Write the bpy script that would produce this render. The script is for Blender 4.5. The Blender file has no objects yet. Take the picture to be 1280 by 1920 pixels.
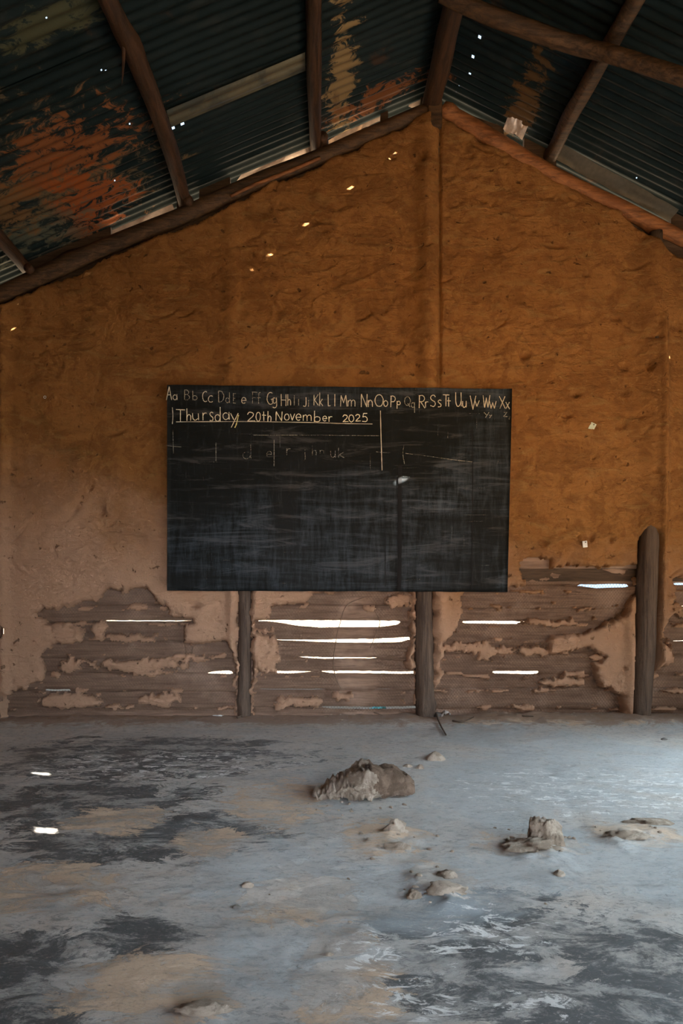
import bpy, math, random
import numpy as np
from mathutils import Vector
C = bpy.context.scene.collection
random.seed(7)
# ---------------------------------------------------------------- camera (level, shift lens), 1.0 m above the floor
F = 1400.0                      # focal length in pixels of the 1280x1920 frame
D = 5.6                         # distance of the gable wall
cam = bpy.data.cameras.new('camera'); camo = bpy.data.objects.new('camera', cam); C.objects.link(camo)
camo.location = (0, 0, 1.0); camo.rotation_euler = (math.pi/2, 0, 0)
cam.sensor_fit = 'VERTICAL'; cam.sensor_height = 36; cam.lens = F/1920*36
cam.shift_x = 40/1920; cam.shift_y = 140/1920; cam.clip_start = 0.05; cam.clip_end = 500
bpy.context.scene.camera = camo
# ---------------------------------------------------------------- world, sun, daylight in the openings, exposure
w = bpy.data.worlds.new('sky'); bpy.context.scene.world = w; w.use_nodes = True
bg = w.node_tree.nodes['Background']; bg.inputs[0].default_value = (0.62, 0.80, 1.0, 1); bg.inputs[1].default_value = 2.2
SUN = Vector((-1.95, 1.0, -1.6)).normalized()
sl = bpy.data.lights.new('sun', 'SUN'); so = bpy.data.objects.new('sun', sl); C.objects.link(so)
sl.energy = 170; sl.angle = 0.005; sl.color = (1, .93, .82)
so.rotation_euler = SUN.to_track_quat('-Z', 'Y').to_euler(); so.location = (9, -5, 9)
def area(name, loc, direction, sx, sy, power, color, spread=180):
    l = bpy.data.lights.new(name, 'AREA'); o = bpy.data.objects.new(name, l); C.objects.link(o)
    l.shape = 'RECTANGLE'; l.size = sx; l.size_y = sy; l.energy = power; l.color = color; l.spread = math.radians(spread)
    o.location = loc; o.rotation_euler = Vector(direction).to_track_quat('-Z', 'Z').to_euler()
    return o
# skylight falling in through the side doorway, the added near doorway and the rear wall opening; warm light thrown up by the sunlit yard
area('doorway_skylight', (4.0, 3.45, 1.25), (-.85, .10, -1), 1.6, 1.8, 105, (.70, .88, 1.0), 95)
area('doorway_yard_bounce', (4.0, 3.3, .9), (-1, .35, .22), 1.5, 1.6, 13, (1, .58, .26), 140)
area('near_floor_fill', (4.0, .4, 1.3), (-1, .50, -.55), 1.6, 1.8, 62, (.74, .90, 1.0), 80)  # no such doorway known; added to brighten the foreground floor
area('rear_skylight', (1.05, -2.9, 1.3), (-1.5, 8.5, -1.25), 1.4, 1.7, 22, (.84, .90, 1.0), 34)
area('rear_yard_bounce', (1.05, -2.9, .9), (.02, 1, .20), 1.4, 1.6, 18, (1, .54, .20), 36)
vs = bpy.context.scene.view_settings
bpy.context.scene.display_settings.display_device = 'sRGB'
vs.view_transform = 'Standard'; vs.look = 'None'; vs.gamma = 1; vs.exposure = -0.42; vs.use_curve_mapping = False

# ---------------------------------------------------------------- helpers
def WP(px, py, Y=D): return ((px-600)*Y/F, Y, 1+(1100-py)*Y/F)      # point of the plane at depth Y
def FP(px, py): Y = F/(py-1100); return ((px-600)*Y/F, Y)            # point of the floor
def _h(i, j, k, s):
    n = (i*374761393 + j*668265263 + k*2147483647*3 + s*1274126177) & 0xffffffff
    n = ((n ^ (n >> 13))*1274126177) & 0xffffffff
    return ((n ^ (n >> 16)) & 0xffff)/65535.0
def vn(x, y, z=0.0, s=0):
    x = np.asarray(x, float); y = np.asarray(y, float); z = np.zeros_like(x)+z
    xi, yi, zi = np.floor(x).astype(np.int64), np.floor(y).astype(np.int64), np.floor(z).astype(np.int64)
    u, v, t = x-xi, y-yi, z-zi
    u, v, t = u*u*(3-2*u), v*v*(3-2*v), t*t*(3-2*t)
    r = 0
    for a in (0, 1):
        for b in (0, 1):
            for c in (0, 1):
                r = r + _h(xi+a, yi+b, zi+c, s)*(u if a else 1-u)*(v if b else 1-v)*(t if c else 1-t)
    return r
def fbm(x, y, z=0.0, s=0, o=4, g=.5):
    r = 0; a = 1; t = 0; f = 1
    for i in range(o):
        r = r + a*vn(np.asarray(x)*f, np.asarray(y)*f, np.asarray(z)*f, s+i*17); t += a; a *= g; f *= 2.03
    return r/t*2-1
def sstep(a, b, x): t = np.clip((x-a)/(b-a), 0, 1); return t*t*(3-2*t)
def tag(o, label, cat, group=None):
    o['label'] = label; o['category'] = cat
    if group: o['group'] = group
    return o
def struct(o): o['kind'] = 'structure'; return o
def link(name, verts, faces, mat=None, parent=None, smooth=True):
    me = bpy.data.meshes.new(name)
    verts = np.asarray(verts, np.float32).reshape(-1, 3)
    if isinstance(faces, np.ndarray):
        n = len(faces); me.vertices.add(len(verts)); me.vertices.foreach_set('co', verts.ravel())
        me.loops.add(n*4); me.loops.foreach_set('vertex_index', faces.astype(np.int32).ravel())
        me.polygons.add(n); me.polygons.foreach_set('loop_start', np.arange(0, n*4, 4, dtype=np.int32))
        me.update(calc_edges=True); me.validate()
    else:
        me.from_pydata([tuple(map(float, v)) for v in verts], [], faces); me.update()
    if smooth: me.polygons.foreach_set('use_smooth', [True]*len(me.polygons))
    if mat: me.materials.append(mat)
    o = bpy.data.objects.new(name, me); C.objects.link(o)
    if parent: o.parent = parent
    return o
def empty(name, loc=(0, 0, 0)):
    o = bpy.data.objects.new(name, None); o.location = loc; o.empty_display_size = .1; C.objects.link(o); return o
def child_at(o, parent):
    """parent o (built in world coordinates) under an Empty that stands elsewhere"""
    o.parent = parent; o.location = -Vector(parent.location); return o
def gridfaces(nu, nv, keep=None):
    i = np.arange(nu-1)[:, None]; j = np.arange(nv-1)[None, :]
    a = i*nv+j; f = np.stack([a, a+nv, a+nv+1, a+1], -1).reshape(-1, 4)
    return f if keep is None else f[keep.ravel()]
def compact(v, f):
    used = np.unique(f); m = np.full(len(v), -1, np.int64); m[used] = np.arange(len(used)); return v[used], m[f]
class MB:
    def __init__(s): s.v = []; s.f = []
    def box(s, x0, x1, y0, y1, z0, z1):
        b = len(s.v); s.v += [(x, y, z) for x in (x0, x1) for y in (y0, y1) for z in (z0, z1)]
        s.f += [tuple(b+k for k in q) for q in ((0,1,3,2),(4,6,7,5),(0,4,5,1),(2,3,7,6),(0,2,6,4),(1,5,7,3))]
    def build(s, name, mat, parent=None, smooth=False): return link(name, s.v, s.f, mat, parent, smooth)
def spline(pts, n):
    """Catmull-Rom through pts, n samples a span"""
    p = [Vector(q) for q in pts]; p = [p[0]*2-p[1]]+p+[p[-1]*2-p[-2]]; out = []
    for i in range(1, len(p)-2):
        for k in range(n):
            t = k/n; a, b, c, d = p[i-1], p[i], p[i+1], p[i+2]
            out.append(.5*((2*b)+(c-a)*t+(2*a-5*b+4*c-d)*t*t+(3*b-a-3*c+d)*t**3))
    out.append(p[-2]); return out
def pole_arrays(pts, radii, seed=0, sides=16, n=12, rough=.12, knots=0, taper_ends=True, squash=1.0):
    path = spline(pts, n); m = len(path)
    rr = np.interp(np.linspace(0, 1, m), np.linspace(0, 1, len(radii)), radii)
    V = []; L = 0; rnd = random.Random(seed)
    kn = [(rnd.random(), rnd.random()*2*math.pi) for _ in range(knots)]
    for i, p in enumerate(path):
        t = (path[min(i+1, m-1)]-path[max(i-1, 0)]).normalized()
        if i: L += (p-path[i-1]).length
        a = t.cross(Vector((0.13, .21, .97)) if abs(t.z) < .9 else Vector((0, 1, .1))).normalized(); b = t.cross(a)
        th = np.linspace(0, 2*math.pi, sides, endpoint=False)
        r = rr[i]*(1+rough*fbm(np.cos(th)*2+5, np.sin(th)*2+5, L*1.7, seed, 2)+rough*.9*fbm(np.cos(th)*5+9, np.sin(th)*5+9, L*3.3, seed+5, 2))
        for kt, ka in kn:
            r = r*(1+.35*np.exp(-((i/m-kt)*m/1.6)**2)*np.exp(-(1-np.cos(th-ka))*5))
        for k in range(sides): V.append(p+(a*math.cos(th[k])+b*math.sin(th[k])*squash)*float(r[k]))
    Fc = [(i*sides+k, i*sides+(k+1) % sides, (i+1)*sides+(k+1) % sides, (i+1)*sides+k) for i in range(m-1) for k in range(sides)]
    Fc.append(tuple(range(sides))[::-1]); Fc.append(tuple((m-1)*sides+k for k in range(sides)))
    return V, Fc
def pole(name, pts, radii, mat, parent=None, **k):
    V, Fc = pole_arrays(pts, radii, **k); return link(name, V, Fc, mat, parent)

# ---------------------------------------------------------------- node helpers
class NT:
    def __init__(s, name):
        s.m = bpy.data.materials.new(name); s.m.use_nodes = True; s.t = s.m.node_tree; s.b = s.t.nodes['Principled BSDF']
        s.co = s.t.nodes.new('ShaderNodeNewGeometry').outputs['Position']
    def put(s, sock, v):
        if isinstance(v, bpy.types.NodeSocket): s.t.links.new(v, sock)
        elif isinstance(v, (tuple, list)) and len(v) == 3 and sock.type == 'RGBA': sock.default_value = (*v, 1)
        else: sock.default_value = v
    def math(s, op, a, b=0.0, clamp=False):
        n = s.t.nodes.new('ShaderNodeMath'); n.operation = op; n.use_clamp = clamp; s.put(n.inputs[0], a); s.put(n.inputs[1], b); return n.outputs[0]
    def map(s, scale=(1, 1, 1), loc=(0, 0, 0), rot=(0, 0, 0), co=None):
        n = s.t.nodes.new('ShaderNodeMapping'); s.put(n.inputs[0], co or s.co)
        n.inputs['Scale'].default_value = scale; n.inputs['Location'].default_value = loc; n.inputs['Rotation'].default_value = rot; return n.outputs[0]
    def noise(s, scale, detail=4, rough=.55, dist=0.0, co=None):
        n = s.t.nodes.new('ShaderNodeTexNoise'); s.put(n.inputs['Vector'], co or s.co); n.inputs['Scale'].default_value = scale
        n.inputs['Detail'].default_value = detail; n.inputs['Roughness'].default_value = rough; n.inputs['Distortion'].default_value = dist; return n.outputs['Fac']
    def voro(s, scale, co=None, feat='F1'):
        n = s.t.nodes.new('ShaderNodeTexVoronoi'); n.feature = feat; s.put(n.inputs['Vector'], co or s.co); n.inputs['Scale'].default_value = scale; return n.outputs['Distance']
    def step(s, a, b, x):
        n = s.t.nodes.new('ShaderNodeMapRange'); n.interpolation_type = 'SMOOTHSTEP'; s.put(n.inputs['Value'], x)
        n.inputs['From Min'].default_value = a; n.inputs['From Max'].default_value = b; return n.outputs[0]
    def mix(s, f, a, b, blend='MIX'):
        n = s.t.nodes.new('ShaderNodeMix'); n.data_type = 'RGBA'; n.blend_type = blend; s.put(n.inputs[0], f); s.put(n.inputs[6], a); s.put(n.inputs[7], b); return n.outputs[2]
    def bump(s, h, strength=.5, dist=.01, normal=None):
        n = s.t.nodes.new('ShaderNodeBump'); s.put(n.inputs['Height'], h); n.inputs['Strength'].default_value = strength; n.inputs['Distance'].default_value = dist
        if normal: s.put(n.inputs['Normal'], normal)
        return n.outputs[0]
    def blob(s, cx, cy, rx, ry, axes='xy', wob=None, amt=.6):
        """1 inside a soft-edged ellipse about (cx,cy), its edge broken by the wobble"""
        n = s.t.nodes.new('ShaderNodeSeparateXYZ'); s.put(n.inputs[0], s.co)
        A = n.outputs['xyz'.index(axes[0])]; B = n.outputs['xyz'.index(axes[1])]
        a = s.math('DIVIDE', s.math('SUBTRACT', A, cx), rx); b = s.math('DIVIDE', s.math('SUBTRACT', B, cy), ry)
        d = s.math('SQRT', s.math('ADD', s.math('MULTIPLY', a, a), s.math('MULTIPLY', b, b)))
        if wob is not None: d = s.math('ADD', d, s.math('MULTIPLY', s.math('SUBTRACT', wob, .5), amt*8))
        return d
    def done(s, color, rough=.8, normal=None, metal=0.0, spec=.5):
        s.put(s.b.inputs['Base Color'], color); s.put(s.b.inputs['Roughness'], rough); s.put(s.b.inputs['Metallic'], metal)
        s.put(s.b.inputs['Specular IOR Level'], spec)
        if normal: s.put(s.b.inputs['Normal'], normal)
        return s.m

# ---------------------------------------------------------------- materials
def mat_mud():
    g = NT('mud_plaster')
    a = g.noise(1.1, 5, .6, .4); b = g.noise(6, 6, .65, .6); c = g.noise(60, 5, .7)
    sm = g.noise(7, 6, .6, 1.2, co=g.map((.45, 1, 1.6), rot=(0, .5, 0)))
    col = g.mix(g.step(.3, .7, a), (.29, .125, .034), (.38, .175, .052))
    col = g.mix(g.math('MULTIPLY', g.step(.45, .58, b), .6), col, (.20, .085, .022))
    col = g.mix(g.math('MULTIPLY', g.step(.52, .70, sm), .45), col, (.38, .22, .08))
    col = g.mix(g.math('MULTIPLY', g.step(.60, .72, g.noise(3.2, 6, .7, .8)), .45), col, (.16, .10, .025))
    # skylight on the lower wall put into the colour as a patchy paler pink
    sep = g.t.nodes.new('ShaderNodeSeparateXYZ'); g.put(sep.inputs[0], g.co)
    z = g.math('ADD', sep.outputs[2], g.math('MULTIPLY', g.math('SUBTRACT', g.noise(1.4, 5, .6), .5), 1.2))
    z = g.math('ADD', z, g.math('MULTIPLY', sep.outputs[0], .17))
    low = g.math('SUBTRACT', 1.0, g.step(.75, 1.75, z))
    grit = g.noise(26, 7, .8, .6)
    col = g.mix(g.math('MULTIPLY', g.step(.55, .63, grit), .35), col, (.13, .06, .02)); col = g.mix(g.math('MULTIPLY', g.step(.43, .37, grit), .30), col, (.48, .27, .11))
    col = g.mix(g.math('MULTIPLY', low, .88), col, (.60, .38, .255))
    pits = g.step(.66, .74, g.noise(16, 3, .5, .3))
    col = g.mix(g.math('MULTIPLY', pits, .65), col, (.05, .022, .008))
    h = g.math('ADD', g.math('MULTIPLY', grit, .8), g.math('MULTIPLY', b, .9)); h = g.math('ADD', h, g.math('ADD', g.math('MULTIPLY', c, .30), g.math('MULTIPLY', sm, .8)))
    h = g.math('SUBTRACT', h, g.math('MULTIPLY', pits, .5))
    return g.done(col, .86, g.bump(h, 1.0, .035), spec=.2)
def mat_wood(name, c0, c1, c2, grain=(1.2, 14, 14), bump=.6, rough=.78):
    g = NT(name)
    a = g.noise(3, 8, .7, .5, co=g.map(grain)); b = g.noise(2.5, 4, .6)
    col = g.mix(g.step(.35, .65, a), c0, c1); col = g.mix(g.math('MULTIPLY', g.step(.5, .7, b), .7), col, c2)
    return g.done(col, rough, g.bump(g.math('ADD', a, g.math('MULTIPLY', g.noise(45, 4, .6), .3)), bump, .012), spec=.3)
def mat_floor():
    g = NT('worn_earth_floor')
    flat = g.map((1, 1, 0))
    n1 = g.noise(1.5, 10, .68, 1.2, co=flat); n2 = g.noise(5.5, 11, .78, .5, co=g.map((.8, 1.3, 0), (3, 1, 0)))
    n3 = g.noise(16, 9, .78, .5, co=g.map((.75, 1.3, 0), (7, 4, 0))); n4 = g.noise(90, 3, .7, co=flat)
    n5 = g.noise(5, 12, .78, .9, co=g.map((.8, 1.2, 0), (11, 2, 0)))
    n6 = g.noise(30, 6, .75, .6, co=g.map((.8, 1.2, 0), (1, 12, 0)))
    col = g.mix(g.step(.35, .65, n1), (.36, .365, .355), (.50, .475, .44))            # dusty grey cement
    col = g.mix(g.math('MULTIPLY', g.step(.50, .56, n2), .6), col, (.46, .40, .34))
    col = g.mix(g.math('MULTIPLY', g.step(.565, .60, n3), .55), col, (.20, .21, .21))
    col = g.mix(g.math('MULTIPLY', g.step(.42, .38, n3), .45), col, (.60, .52, .44))
    col = g.mix(g.math('MULTIPLY', g.step(.54, .60, n6), .5), col, (.15, .15, .15))
    col = g.mix(g.math('MULTIPLY', g.step(.44, .38, n6), .42), col, (.50, .46, .42))
    def region(lst, base, color, amount=1.0, ws=n5, amt=.7, soft=.06):
        nonlocal col
        best = None
        for (px, py, rx, ry) in lst:
            X, Y = FP(px, py); sx = Y/F; sy = Y*Y/F
            d = g.blob(X, Y, rx*sx, ry*sy, 'xy', ws, amt)
            best = d if best is None else g.math('MINIMUM', best, d)
        m = g.math('MULTIPLY', g.step(1+soft, 1-soft, best), g.math('ADD', .25, g.math('MULTIPLY', g.step(.43, .53, n2), .75)))
        col = g.mix(g.math('MULTIPLY', m, amount), col, color)
        return m
    dark = region([(260, 1420, 260, 38), (140, 1500, 230, 45), (330, 1560, 170, 45), (180, 1590, 190, 35), (30, 1800, 130, 70), (40, 1910, 150, 70),
                   (900, 1730, 190, 70), (820, 1830, 170, 60), (1180, 1790, 140, 90), (1000, 1880, 190, 60), (250, 1760, 120, 40), (1210, 1900, 130, 80)], None, (.06, .07, .075), .95, n5, .55)
    sand = region([(60, 1665, 150, 50), (220, 1535, 95, 24), (390, 1575, 60, 28), (280, 1850, 160, 60), (520, 1500, 90, 40), (650, 1850, 90, 110), (375, 1890, 70, 30),
                   (1000, 1580, 85, 30), (1180, 1560, 80, 25), (820, 1645, 60, 30), (720, 1570, 70, 30), (1040, 1346, 330, 13), (250, 1346, 260, 8), (560, 1680, 120, 45)], None, (.56, .42, .30), 1.0, n5, .50, .05)
    blue = region([(1150, 1430, 260, 60), (980, 1480, 240, 70), (720, 1660, 260, 60), (520, 1620, 160, 50), (1120, 1610, 240, 60), (560, 1800, 130, 60)], None, (.46, .52, .55), .50, n1, .5, .35)
    n7 = g.noise(48, 7, .8, .4, co=g.map((.8, 1.2, 0), (4, 2, 0))); col = g.mix(g.math('MULTIPLY', g.step(.55, .62, n7), .40), col, (.17, .16, .15)); col = g.mix(g.math('MULTIPLY', g.step(.44, .38, n7), .35), col, (.62, .56, .50))
    # white flaking lime
    fl = g.step(.53, .57, g.noise(15, 8, .75, .8, co=g.map((.8, 1.4, 0), (5, 9, 0))))
    wm = None
    for (px, py, rx, ry) in [(905, 1745, 110, 45), (690, 1800, 50, 55), (770, 1880, 90, 40), (300, 1435, 220, 26), (1020, 1885, 60, 30), (1150, 1480, 240, 40)]:
        X, Y = FP(px, py); d = g.blob(X, Y, rx*Y/F, ry*Y*Y/F, 'xy', n5, .6); wm = d if wm is None else g.math('MINIMUM', wm, d)
    wmask = g.math('MULTIPLY', g.step(1.15, .85, wm), fl)
    col = g.mix(g.math('MULTIPLY', wmask, .8), col, (.80, .80, .78))
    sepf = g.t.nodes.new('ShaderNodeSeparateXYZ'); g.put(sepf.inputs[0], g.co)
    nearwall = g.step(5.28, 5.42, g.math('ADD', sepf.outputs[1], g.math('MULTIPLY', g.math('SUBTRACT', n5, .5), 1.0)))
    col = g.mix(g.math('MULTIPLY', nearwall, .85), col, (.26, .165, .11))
    # dark specks where the surface has scaled off
    sp = g.step(.635, .66, g.noise(26, 6, .7, 1.5, co=g.map((.7, 1.3, 0))))
    col = g.mix(g.math('MULTIPLY', sp, .5), col, (.10, .10, .10))
    h = g.math('ADD', g.math('MULTIPLY', n3, .7), g.math('ADD', g.math('MULTIPLY', n5, .8), g.math('MULTIPLY', n4, .12)))
    h = g.math('ADD', h, g.math('MULTIPLY', sand, .35)); h = g.math('SUBTRACT', h, g.math('MULTIPLY', sp, .25))
    r = g.math('ADD', .47, g.math('MULTIPLY', sand, .30))
    return g.done(col, r, g.bump(h, .75, .02), spec=.5)
def mat_clod(name, c0, c1):
    g = NT(name); a = g.noise(9, 7, .7, .5); b = g.noise(55, 8, .8)
    col = g.mix(g.step(.42, .58, a), c0, c1); col = g.mix(g.math('MULTIPLY', g.step(.57, .63, b), .45), col, (.13, .095, .07))
    return g.done(col, .9, g.bump(g.math('ADD', a, g.math('MULTIPLY', b, .9)), 1.0, .02), spec=.2)
def mat_metal():
    g = NT('corrugated_iron'); flat = g.map((1, 1, 1))
    a = g.noise(1.3, 6, .6, .5); b = g.noise(14, 6, .7, .4); st = g.noise(5, 6, .7, .4, co=g.map((.5, 2.2, 1)))
    col = g.mix(g.step(.3, .7, a), (.004, .010, .011), (.010, .019, .021))
    col = g.mix(g.math('MULTIPLY', g.step(.52, .66, st), .6), col, (.022, .028, .027))
    def wb(px, py, rx, ry, color, amount, lo=1.1, hi=.8, ws=None, amt=.5):
        nonlocal col
        # stains are located on the roof plane by their plan position
        X, Y = roof_hit(px, py); X1, Y1 = roof_hit(px+rx, py); X2, Y2 = roof_hit(px, py+ry)
        d = g.blob(X, Y, max(abs(X1-X), .05), max(abs(Y2-Y), .05), 'xy', ws or st, amt)
        m = g.math('MULTIPLY', g.step(lo, hi, d), amount); col = g.mix(m, col, color); return m
    n_ = g.noise(7, 9, .75, .8, co=g.map((.7, 1.3, 1)))
    wb(110, 350, 150, 90, (.12, .09, .05), .8, 1.3, .6, n_, 1.0)
    m1 = wb(120, 300, 120, 55, (.20, .065, .02), .8, 1.2, .7, n_, 1.1); m2 = wb(160, 380, 70, 50, (.26, .07, .018), .85, 1.2, .7, n_, 1.2)
    m3 = wb(60, 440, 90, 35, (.09, .10, .075), .7, 1.2, .7, n_, 1.2)
    wb(20, 400, 60, 40, (.15, .08, .03), .7, 1.2, .7, n_, 1.2)
    wb(640, 150, 22, 90, (.22, .15, .07), .9, 1.2, .8, n_, .8); wb(700, 190, 70, 16, (.2, .07, .02), .7, 1.2, .8, n_, 1)
    wb(985, 190, 26, 70, (.10, .055, .022), .9, 1.2, .8, n_, 1)
    wb(90, 50, 90, 30, (.09, .09, .045), .6, 1.3, .7, n_, 1)
    rust = g.math('MULTIPLY', g.step(.60, .72, g.noise(2.3, 7, .7, .6)), .55); col = g.mix(rust, col, (.07, .032, .014))
    met = g.math('SUBTRACT', .30, g.math('MULTIPLY', rust, .3)); 
    return g.done(col, g.math('ADD', .55, g.math('MULTIPLY', b, .25)), g.bump(b, .25, .006), metal=met, spec=.15)
def mat_skylit_overlap():  # pale colour imitates skylight reflecting off the sheet overlap
    g = NT('skylit_overlap_iron'); a = g.noise(3, 6, .6, .5)
    return g.done(g.mix(g.step(.4, .6, a), (.12, .11, .07), (.045, .05, .04)), .5, metal=.3)
def mat_board():
    g = NT('black_paint')
    h1 = g.noise(2.0, 9, .72, .8, co=g.map((.8, 1, 7))); v1 = g.noise(2.0, 9, .78, .3, co=g.map((11, 1, 1.6), (2, 0, 5)))
    n = g.noise(1.3, 6, .6, 1.0); f = g.noise(70, 3, .6)
    col = g.mix(g.step(.35, .7, n), (.004, .005, .0045), (.009, .010, .010))
    sep = g.t.nodes.new('ShaderNodeSeparateXYZ'); g.put(sep.inputs[0], g.co)
    col = g.mix(g.math('MULTIPLY', g.step(.52, .66, h1), .5), col, (.070, .068, .066))
    col = g.mix(g.math('MULTIPLY', g.math('MULTIPLY', g.step(.52, .75, v1), g.step(.42, .62, n)), .30), col, (.10, .11, .115))
    # bluish sky sheen painted over the lower half; rubbed-out chalk at right and top
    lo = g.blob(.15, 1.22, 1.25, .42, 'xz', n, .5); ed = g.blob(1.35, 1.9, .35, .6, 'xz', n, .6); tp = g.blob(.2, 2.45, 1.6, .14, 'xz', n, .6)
    dust_sheen = g.math('ADD', g.math('MULTIPLY', g.step(1.5, .5, lo), .30), g.math('ADD', g.math('MULTIPLY', g.step(1.3, .6, ed), .25), g.math('MULTIPLY', g.step(1.3, .6, tp), .22)))
    dust_sheen = g.math('MULTIPLY', dust_sheen, g.step(.40, .62, g.math('MULTIPLY', g.math('ADD', h1, v1), .5)))
    col = g.mix(dust_sheen, col, (.095, .122, .15))
    h = g.math('ADD', h1, g.math('MULTIPLY', f, .08))
    return g.done(col, g.math('ADD', .42, g.math('MULTIPLY', h1, .3)), g.bump(h, .35, .006), spec=.07)
def mat_chalk(name, col, cover):
    g = NT(name); f = g.noise(140, 3, .7); big = g.noise(7, 3, .6)
    a = g.step(1-cover-.12, 1-cover+.12, g.math('ADD', g.math('MULTIPLY', f, .55), g.math('MULTIPLY', big, .45)))
    g.put(g.b.inputs['Alpha'], a); return g.done(col, .9, spec=.1)
def mat_flat(name, col, rough=.8, metal=0.0):
    g = NT(name); a = g.noise(25, 4, .6)
    return g.done(g.mix(g.step(.3, .7, a), tuple(c*.75 for c in col), col), rough, g.bump(a, .3, .004), metal=metal)

# roof planes: H (above the eye) as a function of X
def HL(X): return 3.379+.42*X
def HR(X): return 4.16-.5*X
RX = (4.16-3.379)/.92
def roofz(X): return 1+(HL(X) if X < RX else HR(X))
def roof_hit(px, py):
    a = (px-600)/F; b = (1100-py)/F
    Y = 3.379/(b-.42*a); 
    if a*Y > RX: Y = 4.16/(b+.5*a)
    return a*Y, Y
M_mud = mat_mud(); M_floor = mat_floor(); M_clod = mat_clod('dry_clay', (.32, .25, .19), (.54, .45, .36)); M_clod2 = mat_clod('dark_broken_clay', (.12, .08, .055), (.24, .165, .12)); M_metal = mat_metal(); M_pale = mat_skylit_overlap(); M_board = mat_board()
M_slat = mat_wood('dusty_slat_wood', (.13, .08, .055), (.25, .16, .11), (.36, .25, .185), (1.0, 9, 16), .5)
M_slat_clean = mat_wood('orange_slat_wood', (.24, .11, .05), (.32, .16, .08), (.20, .10, .05), (1.0, 9, 16), .5)
M_post = mat_wood('weathered_post_wood', (.045, .03, .022), (.115, .08, .058), (.085, .055, .036), (13, 13, 1.0), .9)
M_beam = mat_wood('dark_pole_wood', (.022, .011, .006), (.075, .034, .015), (.05, .022, .008), (12, 1.2, 12), .9, .6)
M_beamx = mat_wood('dark_plate_wood', (.025, .014, .007), (.095, .050, .022), (.045, .024, .011), (1.4, 12, 12), .9, .6)
M_beamr = mat_wood('reddish_plate_wood', (.13, .05, .017), (.30, .12, .042), (.18, .065, .022), (1.4, 12, 12), .8, .55)
M_back = mat_wood('dark_backing_wood', (.04, .025, .015), (.08, .05, .03), (.05, .03, .02))
M_wire = mat_flat('rusty_wire', (.20, .13, .09), .6, .4)
M_chalk = mat_chalk('pale_chalk', (.56, .51, .39), .62); M_chalkd = mat_chalk('bright_chalk', (.74, .68, .50), .68); M_chalk2 = mat_chalk('rubbed_chalk', (.36, .34, .27), .52)
M_yel = mat_chalk('yellow_chalk', (.72, .66, .28), .6); M_faint = mat_chalk('faint_chalk', (.13, .14, .13), .42); M_chalk3 = mat_chalk('thin_chalk', (.30, .29, .24), .5)
M_ground = mat_flat('yard_sand', (.27, .205, .135), .95)
M_twig = mat_flat('twig_bark', (.09, .06, .04)); M_cyan = mat_flat('turquoise_paper', (.08, .42, .42), .6)
M_white = mat_flat('white_plastic', (.75, .75, .72), .4); M_tag = mat_flat('pale_green_card', (.52, .56, .42), .7); M_dkst = mat_flat('dark_pebble', (.10, .09, .08))
M_side = mat_flat('side_wall_mud', (.36, .19, .09), .9)

# ================================================================ SETTING
# ---- floor
xs = np.unique(np.concatenate([np.arange(-2.6, 4.2, .25), np.arange(-2.5, 3.0, .016)])); ys = np.unique(np.concatenate([np.arange(-3.1, 5.95, .25), np.arange(1.55, 5.95, .016)]))
Xg, Yg = np.meshgrid(xs, ys, indexing='ij')
def floor_h(X, Y):
    X = np.asarray(X, float); Y = np.asarray(Y, float)
    h = .012*fbm(X*.8, Y*.8, 0, 3, 3)+.006*fbm(X*3, Y*4, 0, 9, 3)
    f = fbm(X*2.2+fbm(X*3, Y*3, 0, 41)*.5, Y*3.4, 0, 21, 4); h = h+.003*sstep(.02, .30, f)
    h = h+.0035*fbm(X*14, Y*20, 0, 5, 3)
    near = sstep(5.15, 5.6, Y+.10*fbm(X*2, 0, 0, 31)); h = h+near*(.022+.018*fbm(X*3, Y*3, 0, 33, 3)+.02*sstep(.6, 1.6, X)*sstep(3.2, 2.4, X))
    h = h+near*.02*np.abs(fbm(X*13, Y*13, 0, 35, 3))
    for (px, py, rx, ry, a) in [(1025, 1600, 70, 25, .02), (730, 1575, 60, 22, .018), (1180, 1560, 75, 16, .02), (835, 1685, 45, 22, .022), (790, 1650, 40, 30, .012), (380, 1900, 45, 22, .012), (655, 1760, 70, 60, .008), (1165, 1580, 30, 14, .02)]:
        cx, cy = FP(px, py); d = ((X-cx)/(rx*cy/F))**2+((Y-cy)/(ry*cy*cy/F))**2
        h = h+a*np.exp(-d*1.6)*(1+1.1*fbm(X*16, Y*16, 0, 51, 4))
    return h
Zg = floor_h(Xg, Yg)
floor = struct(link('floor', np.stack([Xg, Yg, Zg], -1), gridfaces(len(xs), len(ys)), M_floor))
# ---- yard outside
yard = link('yard', [(-60, -60, -.12), (60, -60, -.12), (60, 60, -.12), (-60, 60, -.12)], [(0, 1, 2, 3)], M_ground); struct(yard); yard.name = 'floor_yard'

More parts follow.
